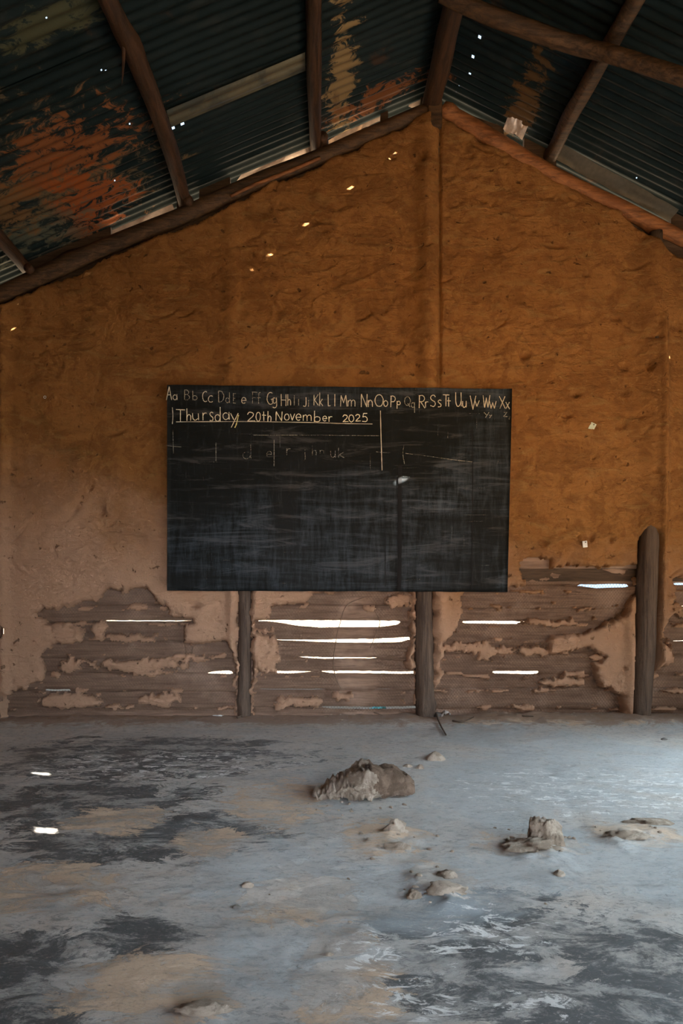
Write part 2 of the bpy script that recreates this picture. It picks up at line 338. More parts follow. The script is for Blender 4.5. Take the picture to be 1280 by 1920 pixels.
# ---- gable wall plaster: a thick, hand-smeared relief with its missing patches cut away
def inpoly(px, py, poly):
    r = np.zeros(px.shape, bool); n = len(poly)
    for i in range(n):
        x0, y0 = poly[i]; x1, y1 = poly[(i+1) % n]
        c = ((y0 > py) != (y1 > py)) & (px < (x1-x0)*(py-y0)/((y1-y0) if y1 != y0 else 1e-9)+x0); r ^= c
    return r
BARE = [
 [(205,1102),(278,1102),(290,1125),(318,1140),(325,1155),(362,1159),(363,1170),(345,1180),(350,1204),(428,1205),(436,1230),(443,1300),(443,1360),(14,1360),(12,1302),(36,1293),(75,1276),(80,1258),(80,1225),(100,1205),(150,1205),(152,1182),(140,1170),(90,1165),(68,1158),(75,1140),(90,1146),(125,1135),(155,1124),(180,1128),(200,1103)],
 [(590,1100),(770,1100),(772,1200),(762,1240),(774,1258),(780,1360),(472,1360),(478,1250),(508,1212),(500,1200),(480,1190),(478,1165),(508,1158),(508,1138),(570,1130)],
 [(975,1048),(1008,1040),(1027,1050),(1030,1062),(1192,1060),(1192,1115),(1172,1132),(1156,1160),(1108,1184),(1036,1190),(1030,1226),(1060,1222),(1092,1210),(1135,1230),(1110,1245),(1114,1270),(1130,1288),(1160,1300),(1168,1360),(808,1360),(812,1292),(826,1270),(830,1212),(850,1190),(868,1150),(870,1106),(985,1100),(978,1075)],
 [(1262,1085),(1480,1085),(1480,1360),(1215,1360),(1220,1260),(1255,1240),(1262,1215),(1232,1200),(1240,1180),(1262,1150)],
]
FILL = [(128,1247,22,13),(265,1248,85,11),(130,1315,55,13),(185,1182,14,18),(300,1312,40,10),(340,1235,40,6),(500,1225,24,40),(1060,1205,14,10),(880,1215,60,8),(930,1222,50,7),(1040,1168,60,6),(1010,1222,50,8),(1060,1280,40,9),(690,1140,12,8),(745,1128,26,12),(640,1308,20,8),(560,1315,40,8),(240,1196,50,6),(1275,1150,20,8),(1243,1225,16,20)]
_r = random.Random(19); CREASE = []
for _ in range(330):
    x_ = _r.uniform(0, 1290); y_ = _r.uniform(240, 1110); big = _r.random()
    CREASE.append((x_, y_, _r.uniform(6, 26) if big < .6 else _r.uniform(2, 5), _r.uniform(1.6, 3.2) if big < .6 else _r.uniform(2, 4), _r.gauss(0, .45), _r.uniform(.008, .022)))
def plaster(px, py):
    """thickness in metres; negative where the plaster has come away"""
    x = px/250.; y = py/250.
    th = .042+.016*fbm(x*1.1, y*1.6, 0, 61, 3)+.010*fbm(x*3.1+fbm(x*2, y*2, 0, 62)*.8, y*4.6, 0, 63, 4)
    # smears of the hand: shallow terraces with a sharp lip
    q = fbm(x*2.3+fbm(x*1.5, y*1.5, 0, 71)*1.2, y*3.4+fbm(x*1.2+9, y*1.6, 0, 72)*.8, 0, 73, 3)
    th = th+.009*(np.abs((q*2.2) % 1.0-.5)*2)**5*sstep(-.15, .35, fbm(x*1.4, y*1.8, 0, 74, 3))-.006*sstep(.30, .5, fbm(x*4+fbm(x*3, y*3, 0, 70), y*12, 0, 78, 3))
    rr = .5+.5*sstep(930, 1080, px)*sstep(500, 900, py)
    th = th+.005*rr*fbm(x*13, y*15, 0, 75, 4)+.0025*fbm(x*33, y*33, 0, 76, 2)
    th = th-.014*rr*sstep(.42, .62, fbm(x*9, y*11, 0, 77, 3))
    def ridge(cx, w, h, y0, y1, sharp=None):
        cxx = cx+3*fbm(0, y*2, 0, 81); t = np.exp(-((px-cxx)/w)**2)*sstep(y0-20, y0+20, py)*sstep(y1+20, y1-20, py); return h*t
    th = th+ridge(800, 17, .045, 205, 1120)-.035*np.exp(-((px-823)/2.4)**2)*sstep(200, 230, py)*sstep(740, 700, py)
    th = th+ridge(435, 14, .018, 380, 1100)+ridge(1222, 24, .055, 440, 1010)+ridge(1237, 9, .05, 600, 1345)+ridge(12, 9, .05, 560, 1340)
    th = th+ridge(437, 9, .035, 1095, 1340)+ridge(482, 9, .03, 1095, 1340)+ridge(768, 7, .03, 1095, 1270)+ridge(826, 10, .03, 1095, 1280)+ridge(1178, 10, .03, 1120, 1340)
    # chips and pits
    for (cx, cy, rx, ry, a) in [(368,1134,12,5,.04),(412,1130,5,3,.03),(192,960,7,9,.05),(172,916,5,3,.03),(145,958,3,3,.03),(1040,466,16,4,.035),(1210,690,6,10,.04),(1165,690,9,7,.03),(1166,735,10,9,.03),(1160,800,14,7,.025),(1075,742,9,6,.03),(1060,782,9,4,.035),(980,672,8,5,.04),(1016,1018,9,6,.05),(790,300,8,10,.04),(785,725,22,9,.02),(411,1167,6,3,.03),(1150,600,9,5,.03),(1095,520,8,4,.03),(735,300,8,4,.02),(100,1180,5,3,.03),(28,880,8,3,.03),(15,995,6,4,.04),(1142,1012,4,5,.03),(1105,1010,5,7,.03),(620,960,5,5,.01)]:
        th = th-a*np.exp(-(((px-cx)/rx)**2+((py-cy)/ry)**2)**1.4)
    for (cx, cy, rx, ry, an, a) in CREASE:
        dx = px-cx; dy = py-cy; u = dx*math.cos(an)+dy*math.sin(an); v = -dx*math.sin(an)+dy*math.cos(an)+.012*u*u*(1 if rx > 12 else 0)
        th = th-a*np.exp(-((u/rx)**2+(v/ry)**2))
    # scored groove of the stained strip beside the board
    d = py-(985+.16*(px-200)+.0*px); th = th-.012*np.exp(-((d-8)/2.0)**2)*sstep(192, 205, px)*sstep(318, 300, px)-.008*np.exp(-(d+4)**2/4)*sstep(192, 205, px)*sstep(300, 280, px)
    return th
step = 2.4
ax = np.arange(-14, 1626, step); ay = np.arange(160, 1372, step)
AX, AY = np.meshgrid(ax, ay, indexing='ij')
jx = AX+9*fbm(AX/16, AY/16, 0, 91, 3)+4*fbm(AX/5, AY/5, 0, 92, 2); jy = AY+7*fbm(AX/16, AY/16, 0, 93, 3)+3*fbm(AX/5, AY/5, 0, 94, 2)
bare = np.zeros(AX.shape, bool)
for p in BARE: bare |= inpoly(jx, jy, p)
fill = np.zeros(AX.shape, bool)
for (cx, cy, rx, ry) in FILL: fill |= (((jx-cx)/rx)**2+((jy-cy)/ry)**2 + .9*fbm(AX/7, AY/7, 0, 95, 3)) < 1
SLITS = [(160,370,1157,1170),(380,445,1254,1268),(75,140,1288,1300),(470,790,1158,1182),(490,790,1192,1210),(540,730,1228,1240),(490,790,1255,1267),(470,790,1288,1298),(590,790,1321,1334),(860,1005,1160,1174),(915,1020,1255,1269),(1080,1190,1090,1106),(1250,1480,1088,1102)]
resid = (fbm(AX/26, AY/9, 0, 101, 4)+.45*np.cos((AY-1169)/31.5*2*math.pi)*.6) > .50
for (xa, xb, ya, yb) in SLITS: resid &= ~((AX > xa) & (AX < xb) & (AY > ya) & (AY < yb))
resid &= (AY < 1332) & (AY > 1106); resid &= ~((AX > 625) & (AX < 712) & (AY > 1110))
fill |= resid
lump = bare & fill
for (cx, cy, rx, ry) in [(5, 1183, 6, 11)]: bare |= ((AX-cx)/rx)**2+((AY-cy)/ry)**2 < 1; 
fillm = fill & ~(((AX-5)/8)**2+((AY-1183)/14)**2 < 1)
bare &= ~fillm
beamL = 205+.435*(800-AX); beamR = 213+.517*(AX-830); bm = np.where(AX < 815, beamL, beamR)
topn = 12*fbm(AX/30, AY/30, 0, 97, 4)
topcut = jy*0+AY+topn < bm+np.where(AX < 815, 17+6*sstep(620, 300, AX), 12+22*sstep(1130, 1250, AX)+4*sstep(900, 1100, AX))
topcut &= ~((AX > 797) & (AX < 826) & (AY > 232))
bare |= topcut
# postholes where the posts show bare
for (x0, x1, y0) in [(446, 470, 1100), (779, 809, 1100)]: bare |= (jx > x0) & (jx < x1) & (AY > y0)
bare |= (np.abs(AX+2*fbm(AX/9, AY/9, 0, 98)-(1213-(AY-1000)*.03)) < 18*np.clip((AY-992)/22, 0, 1)**.6) & (AY > 993)
TH = plaster(AX, AY)
# distance to the nearest bare cell, to round the broken lips
dist = np.where(bare, 0., 9.)
for _ in range(6):
    d = dist.copy()
    d[1:] = np.minimum(d[1:], dist[:-1]+1); d[:-1] = np.minimum(d[:-1], dist[1:]+1); d[:, 1:] = np.minimum(d[:, 1:], dist[:, :-1]+1); d[:, :-1] = np.minimum(d[:, :-1], dist[:, 1:]+1); dist = d
TH = np.where(lump, .009+.020*np.abs(fbm(AX/6, AY/6, 0, 99, 3))*.75, np.maximum(TH, .012))
lip = np.array([-.03, .45, .78, .93, 1, 1, 1, 1, 1, 1])[np.clip(dist.astype(int), 0, 9)]
YY = D-TH*np.maximum(lip, 0)+np.where(lip < 0, .03, 0)
keepv = ~bare
kf = keepv[:-1, :-1] | keepv[1:, :-1] | keepv[1:, 1:] | keepv[:-1, 1:]
V = np.stack([(AX-600)/250, YY, 1+(1100-AY)/250], -1).reshape(-1, 3)
V, Fq = compact(V, gridfaces(len(ax), len(ay), kf)[:, ::-1])
wall = struct(link('wall_back', V, Fq, M_mud))

# backing of the wall above the bare patches
pts = [(-14, 1090), (1626, 1090)]
rl = lambda x: 165+.42*(815-x)+0 if x < 815 else 170+.5*(x-820)+0
bl = lambda x: 205+.435*(800-x)-6 if x < 815 else 213+.517*(x-830)-4
topr = [(1626, rl(1626))]
for (xa, xb) in [(1262, 1045), (985, 946), (790, 728), (714, 612), (592, 430), (372, 352), (330, 205), (48, -14)]: topr += [(xa, rl(xa)), (xa-1, bl(xa-1)), (xb+1, bl(xb+1)), (xb, rl(xb))]
poly = pts+topr
mb_v = [((p[0]-600)/250, y, 1+(1100-p[1])/250) for y in (D+.035, D+.075) for p in poly]; n = len(poly)
mb_f = [tuple(range(n)), tuple(range(2*n-1, n-1, -1))]+[(i, i+n, (i+1) % n+n, (i+1) % n) for i in range(n)]
link('backing_board', mb_v, mb_f, M_back, wall, False)

# ---- slats: rough horizontal boards between the posts, open gaps where daylight shows
def slat_bay(x0, x1, lines, gaps, seed):
    """lines: y of the joints; gaps: {joint index: [(x, upper, lower), ...]}; joints closed elsewhere by the lap"""
    xs = np.arange(x0, x1+.1, 5.)
    def edges(i):
        yl = lines[i]+1.2*fbm(xs/50, 0, 0, seed+i*7, 3)
        up = yl+3.0+0*xs; lo = yl-2.0+0*xs       # bottom of the slat above, top of the slat below: overlapping
        for seg in gaps.get(i, []):
            gx = [p[0] for p in seg]; u = np.interp(xs, gx, [p[1] for p in seg]); l = np.interp(xs, gx, [p[2] for p in seg]); m = (xs >= gx[0]) & (xs <= gx[-1])
            jit = .7*fbm(xs/9, i, 0, seed+3, 2)
            up = np.where(m, u+jit, up); lo = np.where(m, l+jit*.6, lo)
        return up, lo
    E = [edges(i) for i in range(len(lines))]
    for i in range(len(lines)-1):
        top = E[i][1]; bot = E[i+1][0]; yo = .018 if i % 2 else 0; nr = 6
        rows = [top+(bot-top)*k/(nr-1) for k in range(nr)]
        V = []; m = len(xs)
        for side in (0, 1):
            for k in range(nr):
                r = rows[k]; edge = (.004 if k in (0, nr-1) else 0)
                Yv = D+.018+yo+(.026 if side else 0)+edge*(1 if not side else -1)+(.003*fbm(xs/30, r/7, 0, seed+i, 3) if not side else 0)
                V.append(np.stack([(xs-600)/250, Yv+0*xs, 1+(1100-r)/250], -1))
        V = np.concatenate(V); Fc = []
        for side in (0, 1):
            for k in range(nr-1):
                for j in range(m-1):
                    a = side*nr*m+k*m+j; q = (a, a+m, a+m+1, a+1); Fc.append(q if not side else q[::-1])
        for j in range(m-1):
            Fc.append((j, j+1, nr*m+j+1, nr*m+j)); a = (nr-1)*m+j; Fc.append((a, nr*m+a, nr*m+a+1, a+1))
        for j in (0, m-1):
            for k in range(nr-1): a = k*m+j; q = (a, nr*m+a, nr*m+a+m, a+m); Fc.append(q if j else q[::-1])
        link('slat', V, Fc, M_slat, wall)
T = lambda a, b, y, h=2: [(a, y, y), (a+8, y-h/2, y+h/2), (b-8, y-h/2, y+h/2), (b, y, y)]
slat_bay(-12, 450, [1060, 1098, 1136, 1164, 1203, 1232, 1263, 1294, 1330, 1375], {3: [[(172,1164,1164),(190,1163.4,1165),(330,1163.6,1165.4),(362,1164,1164)], [(-8,1160,1160),(-2,1150,1205),(12,1150,1205),(18,1160,1160)]], 4: [T(345,360,1232)], 6: [[(388,1263,1263),(396,1260.5,1264),(428,1258.5,1264.5),(433,1260,1264)]], 7: [[(80,1294,1294),(84,1292.8,1297),(128,1293.2,1297),(132,1294,1294)]]}, 11)
slat_bay(464, 785, [1060, 1098, 1136, 1165, 1201, 1234, 1261, 1293, 1328, 1375], {
  2: [T(736, 748, 1134, 3)],
  3: [[(480,1164,1165),(510,1163,1166),(560,1163,1174),(600,1163,1177),(648,1163.5,1176.5),(710,1164,1176.5),(745,1164,1172),(752,1166,1168)]],
  4: [[(500,1199,1199),(560,1200.5,1202.5),(600,1200,1204),(650,1199,1205.5),(700,1198.5,1205.5),(752,1196,1204.5),(765,1195.5,1200.5),(772,1196,1200)]],
  5: [[(555,1232,1232),(575,1231.5,1234.5),(610,1233,1236.5),(650,1233,1235.5),(700,1233.5,1235.5),(712,1234,1234)]],
  6: [[(498,1260,1260),(520,1259,1263),(550,1259.5,1263.5),(584,1260,1260)], [(604,1259,1260),(620,1259,1263),(690,1259,1263),(754,1260,1264),(782,1260,1264)]],
  7: [[(480,1293,1293),(490,1292,1294.2),(600,1292.2,1294.4),(618,1293,1293)], T(700, 740, 1293, 1.4)],
  8: [[(600,1325,1326),(620,1326,1330),(700,1326.5,1330.5),(760,1326,1330),(783,1325,1329)]]}, 23)
slat_bay(795, 1225, [1030, 1063, 1099, 1138, 1167, 1206, 1228, 1262, 1292, 1326, 1375], {
  2: [[(1085,1099,1099),(1092,1095,1099),(1120,1096,1103),(1140,1095,1102),(1178,1095,1101),(1184,1098,1098)]],
  4: [[(868,1165,1168),(880,1164.5,1169),(965,1165,1170),(972,1165,1170),(976,1166,1166.6),(990,1165.5,1167.5),(1000,1167,1167)]],
  7: [[(922,1260,1260),(930,1259,1264),(1000,1259,1265.5),(1012,1259,1264),(1014,1261,1261)]]}, 37)
slat_bay(1210, 1626, [1030, 1060, 1096, 1137, 1168, 1201, 1230, 1262, 1292, 1326, 1375], {2: [T(1262, 1400, 1095, 4)], 3: [T(1256, 1300, 1137, 1.6)], 5: [T(1262, 1320, 1202, 1.6)]}, 53)

# ---- chicken wire nailed over the slats, torn away in the middle of the centre bay
def wires(x0, x1, y0, y1, cut=None):
    V = []; Fc = []; cw = 5.6; chh = 3.6; r = .0011
    def seg(a, b):
        if cut and (cut(*a) or cut(*b)): return
        p = Vector(((a[0]-600)/250, D+.006+.004*math.sin(a[0]*.13+a[1]*.21), 1+(1100-a[1])/250)); q = Vector(((b[0]-600)/250, D+.006+.004*math.sin(b[0]*.13+b[1]*.21), 1+(1100-b[1])/250))
        d = (q-p).normalized(); nrm = Vector((0, 1, 0)).cross(d)*r; e = Vector((0, r, 0)); k = len(V)
        for s in (p, q): V.extend([s+nrm, s-nrm*.5-e, s-nrm*.5+e])
        for j in range(3): Fc.append((k+j, k+(j+1) % 3, k+3+(j+1) % 3, k+3+j))
    nx = int((x1-x0)/cw); ny = int((y1-y0)/chh)
    wx = lambda i, j: (x0+(i+(.5 if j % 2 else 0))*cw+1.5*math.sin(j*.23+i*.05), y0+j*chh+1.5*math.sin(i*.11))
    for i in range(nx):
        for j in range(ny):
            a = wx(i, j); seg(a, wx(i, j+1)); seg(a, wx(i+(1 if j % 2 else -1), j+1)) if 0 < i < nx-1 else None
    return V, Fc
V = []; Fc = []
torn = lambda x, y: ((x-668-6*math.sin(y*.03))/36)**2+max(0, (abs(y-1222)-62)/40)**2 < 1
for (a, b, cut) in [(15, 448, None), (468, 780, torn), (806, 1190, None), (1225, 1300, None)]:
    v, f = wires(a, b, 1092, 1338, cut); k = len(V); V += v; Fc += [tuple(q+k for q in t) for t in f]
link('wire_mesh', V, Fc, M_wire, wall, False)
# rolled edge of the tear
V, Fc = pole_arrays([WP(x, y, D-.004) for x, y in [(700,1140),(712,1165),(706,1185),(694,1215)]], [.003]*2, sides=6, n=6)
link('torn_wire_edge', V, Fc, M_wire, wall)
V, Fc = pole_arrays([WP(x, y, D-.004) for x, y in [(686,1118),(650,1135),(637,1170),(630,1200),(625,1245),(631,1275),(640,1292)]], [.0035]*2, sides=6, n=6)
link('torn_wire_edge', V, Fc, M_wire, wall)

# ---- side walls, rear wall with cut openings (all outside the frame, they shape the daylight)
def wall_mesh(name, boxes):
    m = MB(); [m.box(*b) for b in boxes]; return struct(m.build(name, M_side))
LX = -2.46; RWX = 4.1
wall_mesh('wall_left', [(LX-.12, LX, -3.1, D+.1, -.1, roofz(LX)-.05)])
zt = roofz(RWX)-.04
wall_mesh('wall_right', [(RWX, RWX+.12, -3.1, -.4, -.1, zt), (RWX, RWX+.12, 1.2, 2.6, -.1, zt), (RWX, RWX+.12, 4.3, D+.1, -.1, zt), (RWX, RWX+.12, 2.6, 4.3, 2.1, zt), (RWX, RWX+.12, -.4, 1.2, 2.1, zt)])  # nearer opening added to go with the foreground floor light
m = MB()
for bx in [(LX, .3, -3.1, -3.0, -.1, 2.2), (1.8, RWX, -3.1, -3.0, -.1, 2.2)]: m.box(*bx)
b = len(m.v); prof = [(LX, 2.2), (RWX, 2.2), (RWX, zt), (RX, roofz(RX)-.12), (LX, roofz(LX)-.13)]
m.v += [(x, y, z) for y in (-3.1, -3.0) for x, z in prof]; m.f += [tuple(b+i for i in range(5)), tuple(b+9-i for i in range(5))]
m.f += [(b+i, b+5+i, b+5+(i+1) % 5, b+(i+1) % 5) for i in range(5)]
struct(m.build('wall_rear', M_side))

# ---- roof: overlapping corrugated sheets, nail holes punched right through
ceiling = struct(empty('ceiling', (RX, D, roofz(RX))))
HOLES = []                                         # (X, Y, half size)
def from_dot(P, size):
    s = Vector(P)
    best = None
    for t in np.arange(0.02, 14, .002):
        q = s-Vector(SUN)*float(t)
        if q.z >= roofz(q.x): best = q; break
    HOLES.append((best.x, best.y, size))
for px, py, sz in [(745,285,.007),(664,348,.0085),(580,420,.009),(513,475,.0085),(481,501,.0085),(45,612,.011),(30,618,.011),(823,207,.004),(1245,682,.007)]: from_dot(WP(px, py, D-.05), sz)
from_dot(WP(738, 915, 5.52), .017)
for px, py in [(80,1454),(95,1559)]: X, Y = FP(px, py); from_dot((X, Y, 0), .022)
for px, py in [(190,133),(198,133),(243,237),(855,178),(1193,339),(87,37),(215,341)]: X, Y = roof_hit(px, py); HOLES.append((X, Y, .0038))
PER = .076
def sheet(side, Y0, Y1, s0, s1, dz, mat, seed):
    """s0..s1: X range. corrugation runs down the slope"""
    us = list(np.linspace(s0, s1, 26)); vs_ = list(np.arange(Y0, Y1+.001, PER/8))
    hs = [(hx, hy, r) for hx, hy, r in HOLES if s0+.03 < hx < s1-.03 and Y0+.01 < hy < Y1-.01]
    for hx, hy, r in hs: us += [hx-r, hx+r]; vs_ += [hy-r, hy+r]
    us = np.array(sorted(set(us))); vv = np.array(sorted(set(vs_)))
    U, W = np.meshgrid(us, vv, indexing='ij')
    slope = .42 if side < 0 else -.5
    Z = 1+(3.379+.42*U if side < 0 else 4.16-.5*U)+.012+.0085*np.sin(W/PER*2*math.pi)+dz+.010*fbm(U*1.2, W*1.2, 0, seed, 2)
    cu = (us[:-1]+us[1:])/2; cv = (vv[:-1]+vv[1:])/2; CU, CV = np.meshgrid(cu, cv, indexing='ij'); keep = np.ones(CU.shape, bool)
    for hx, hy, r in hs: keep &= ~((abs(CU-hx) < r) & (abs(CV-hy) < r))
    Vv, Ff = compact(np.stack([U, W, Z], -1).reshape(-1, 3), gridfaces(len(us), len(vv), keep))
    o = link('roof_sheet', Vv, Ff, mat); child_at(o, ceiling); return o
bounds = [-3.6+.76*i for i in range(14)]
for i in range(13):
    a, b_ = bounds[i], bounds[i+1]+.05
    for side, (e, r_) in ((-1, (LX-.7, RX+.02)), (1, (RX-.02, 6.2))):  # right eave lengthened out of view to keep sun off the floor
        sheet(side, a, b_, min(e, r_), max(e, r_), (.006 if i % 2 else 0)+(.004 if side > 0 else 0), M_metal, i*3+side)
# sheets end beyond the gable; ridge cap
V = []; ysr = np.linspace(-3.6, 6.28, 40)
for y in ysr:
    for dx in (-.16, -.08, 0, .08, .16): V.append((RX+dx, y, roofz(RX+dx)+.034))
o = link('ridge_cap', np.array(V), gridfaces(40, 5), M_metal); child_at(o, ceiling)
# added strip under the left slope; skylit sheen of the sheet overlap painted pale
X0, Y0 = roof_hit(312, 206); X1, Y1 = roof_hit(572, 112)
V = []
for t in np.linspace(0, 1, 20):
    for k in range(12):
        yy = min(Y0, Y1)-.0+.16*k/11; xx = X0+(X1-X0)*t; V.append((xx, yy+(Y1-Y0)*0, roofz(xx)-.010+.0075*math.sin(yy/PER*2*math.pi)))
o = link('skylit_overlap_strip', np.array(V), gridfaces(20, 12), M_pale); child_at(o, ceiling)

# ================================================================ THINGS
def slope_pole(name, X, r, label, seed, wob=.03, mat=M_beam, y0=-3.3, y1=5.78, knots=5, drop=.0, squash=1.0):
    rnd = random.Random(seed); pts = []
    for y in np.linspace(y0, y1, 13):
        k = 0 if y > 5.4 else 1
        xx = X+rnd.uniform(-wob, wob)*k; pts.append((xx, y, roofz(xx)-r*1.05-drop-rnd.uniform(0, wob*.3)*k))
    o = pole(name, pts, [r*rnd.uniform(.9, 1.1) for _ in range(9)], mat, seed=seed, rough=.16, knots=knots, n=10, squash=squash)
    return tag(o, label, 'beam', 'roof poles running from the ridge side to the gable wall')
slope_pole('roof_pole', -2.215, .045, 'short end of dark roof pole at the far left edge, resting on the gable plate', 3, .02)
pA = slope_pole('roof_pole', -1.03, .048, 'crooked bark-covered roof pole over the rusty sheet, left of the chalkboard', 5, .05, knots=9)
X, Y = roof_hit(232, 55)
V, Fc = pole_arrays([(X+.0, Y, roofz(X)-.09), (X-.03, Y+.1, roofz(X)-.13), (X-.08, Y+.26, roofz(X)-.12)], [.012, .008, .002], sides=6, n=5, seed=9); link('bark_strip', V, Fc, M_beam, pA)
slope_pole('roof_pole', -.03, .045, 'straight dark roof pole between the crooked pole and the ridge', 8, .015, knots=6)
rp = slope_pole('ridge_pole', RX-.02, .068, 'thick ridge pole under the peak of the iron roof', 12, .012, drop=.04)
rp['category'] = 'beam'; del rp['group']
slope_pole('roof_pole', 1.735, .05, 'pale worn roof pole on the right slope, crossed by a slanting pole', 14, .015, mat=M_beamx, knots=7)
slope_pole('roof_pole', 3.3, .05, 'dark roof pole low on the right slope near its eave', 15, .02) if False else None
# slanting pole crossing the right slope
pts = [WP(828, -14, 4.42), WP(865, 6, 4.42), WP(940, 36, 4.42), WP(1070, 82, 4.43), WP(1150, 102, 4.36), WP(1290, 148, 4.20), WP(1400, 190, 4.12)]
sp_ = pole('slanting_pole', [(p[0], p[1], min(p[2], roofz(p[0])-.17)) for p in pts], [.045, .05, .048, .045], M_beamx, seed=17, rough=.14, knots=4)
tag(sp_, 'dark slanting pole crossing the right roof slope from the ridge to the right edge', 'beam')
# gable plates
def plate(name, pts, radii, mat, label, seed, Yc=D+.0):
    o = pole(name, [WP(x, y, Yc) for x, y in pts], radii, mat, seed=seed, rough=.12, knots=4, n=12); return tag(o, label, 'beam')
plate('gable_plate', [(-45,575),(60,526),(200,462),(345,404),(470,346),(592,297),(700,250),(803,207)], [.062, .066, .06, .06, .056, .056], M_beamx, 'dark wooden gable plate sloping down left on top of the mud wall', 21)
plate('gable_plate', [(828,208),(900,248),(985,300),(1060,340),(1160,388),(1280,448),(1440,530),(1620,622)], [.07, .062, .06, .052, .05], M_beamr, 'reddish wooden gable plate sloping down right on top of the mud wall', 22)
st = pole('batten', [WP(x, y, D-.055) for x, y in [(432,368),(480,345),(540,322),(600,296)]], [.012, .015, .013], M_beamr, seed=25, rough=.1, sides=8)
tag(st, 'thin reddish batten under the left gable plate, right of the crooked pole', 'batten')
# blocks where the poles bear on the plates
for px, py, lab in [(356,385,'small dark wooden block beside the foot of the crooked roof pole'), (606,268,'small dark round-ended block beside the middle roof pole'), (62,512,'small wooden block beside the far left roof pole')]:
    p = Vector(WP(px, py, D)); o = pole('wooden_block', [p+Vector((0, -.10, -.005)), p, p+Vector((0, .1, 0))], [.034, .038, .036], M_beam, seed=px, sides=10, n=4); tag(o, lab, 'block')
# pole rafter scraps: crumpled flashing in the gap on the right
def flap(name, quad, label, mat, Yo, cat, seed):
    a, b, c, d = [Vector(WP(x, y, Yo)) for x, y in quad]; V = []; nu, nv = 30, 8
    for s in (0, 1):
        for i in range(nu):
            for j in range(nv):
                u, v = i/(nu-1), j/(nv-1); p = a.lerp(b, u).lerp(d.lerp(c, u), v)
                p.y += .006*math.sin(u*9+v*5+seed)+.02*float(fbm(u*5, v*2, 0, seed))-s*.002-.09*(1-v); p.z += .008*float(fbm(u*9, v*3, 3, seed)); V.append(p)
    f1 = gridfaces(nu, nv); f = np.concatenate([f1, f1[:, ::-1]+nu*nv])
    return tag(link(name, np.array([tuple(v) for v in V]), f, mat), label, cat)
M_flash = mat_flat('bare_pale_metal', (.62, .50, .42), .38, .5)
flap('metal_flashing', [(470,317),(588,268),(590,284),(440,346)], 'pale crumpled metal strip in the gap left of the middle roof pole', M_flash, D+.14, 'flashing', 2)
flap('metal_flashing', [(612,240),(712,206),(712,228),(616,272)], 'pale creased metal strip in the gap right of the middle roof pole', M_flash, D+.14, 'flashing', 5)
flap('metal_flashing', [(730,200),(788,182),(786,198),(726,210)], 'short pale metal strip in the gap just left of the ridge', M_flash, D+.14, 'flashing', 7)
flap('metal_flashing', [(215,410),(322,379),(328,397),(210,442)], 'pale brown strip in the gap left of the crooked roof pole', M_flash, D+.14, 'flashing', 9)
flap('metal_flashing', [(1045,284),(1262,404),(1255,414),(1040,302)], 'long dull metal strip above the right gable plate', mat_flat('dull_metal', (.085, .075, .055), .6, .3), D+.02, 'flashing', 11)
flap('metal_flashing', [(946,232),(985,246),(980,260),(942,244)], 'small bright crumpled metal scrap above the right gable plate', M_flash, D+.0, 'flashing', 13)
X, Y = roof_hit(965, 240)

# ---- posts
def post(pts, radii, label, seed, Yc=D-.0, mat=M_post, knots=5):
    o = pole('wooden_post', [WP(x, y, Yc) for x, y in pts], radii, mat, seed=seed, rough=.09, knots=knots, n=10, sides=20); return tag(o, label, 'post')
post([(458,1365),(458,1300),(459,1200),(458,1100),(440,900),(436,600),(436,395)], [.052, .05, .048, .05, .04, .03, .03], 'dark wooden post showing under the left part of the chalkboard', 31, D+.0)
post([(796,1362),(796,1300),(795,1200),(795,1100),(803,800),(812,400),(815,240),(814,190)], [.072, .069, .066, .06, .034, .034, .034, .034], 'grey-brown wooden post from the floor under the chalkboard up to the roof peak', 32, D-.005)
post([(1200,1345),(1202,1290),(1208,1200),(1212,1100),(1216,1020),(1222,900),(1228,600),(1230,435)], [.075, .078, .078, .074, .07, .05, .045, .045], 'thick leaning wooden post at the right end of the wall', 33, D-.02)
post([(-6,1360),(-4,1200),(-5,1000),(-4,700),(-4,590)], [.04, .04, .038, .036, .036], 'slim mud-caked corner post at the left edge of the picture', 34, D-.03, M_slat)
# king post head: square timber piece in the peak
m = MB(); a = WP(803, 243, D-.085); b_ = WP(829, 184, D-.085); m.box(a[0], b_[0], D-.085, D-.03, a[2]+.03, b_[2])
o = m.build('peak_block', M_beamx); bv = o.modifiers.new('b', 'BEVEL'); bv.width = .008; bv.segments = 2; tag(o, 'dark wooden block at the roof peak where the two gable plates meet', 'block')

# ---- chalkboard
BY = D-.105
board = empty('chalkboard', WP(636, 1108, BY)); tag(board, 'large black-painted chalkboard with faint chalk alphabet and date, on the mud wall', 'chalkboard')
cor = [(313, 721.5), (960, 729), (951, 1110), (313, 1107.5)]
nu, nv = 80, 50; V = []
for s in (0, 1):
    for i in range(nu):
        for j in range(nv):
            u, v = i/(nu-1), j/(nv-1)
            a = Vector(WP(*cor[0], BY)).lerp(Vector(WP(*cor[1], BY)), u); d = Vector(WP(*cor[3], BY)).lerp(Vector(WP(*cor[2], BY)), u); p = a.lerp(d, v)
            ed = min(u, 1-u)*3.0; e2 = min(v, 1-v)*3
            p.y += .018*s - .004*float(fbm(u*3, v*2, 0, 7, 2)) + .004*math.exp(-((u-.675)*60)**2)*(1 if not s else 0) + .003*math.exp(-((u-.885)*150)**2)*(1-s)
            if j in (0, nv-1): p.z += .0025*float(fbm(u*25, v, 0, 8, 2))
            V.append(tuple(p))
f1 = gridfaces(nu, nv); Fc = [tuple(map(int, q)) for q in f1]+[tuple(int(t)+nu*nv for t in q[::-1]) for q in f1]
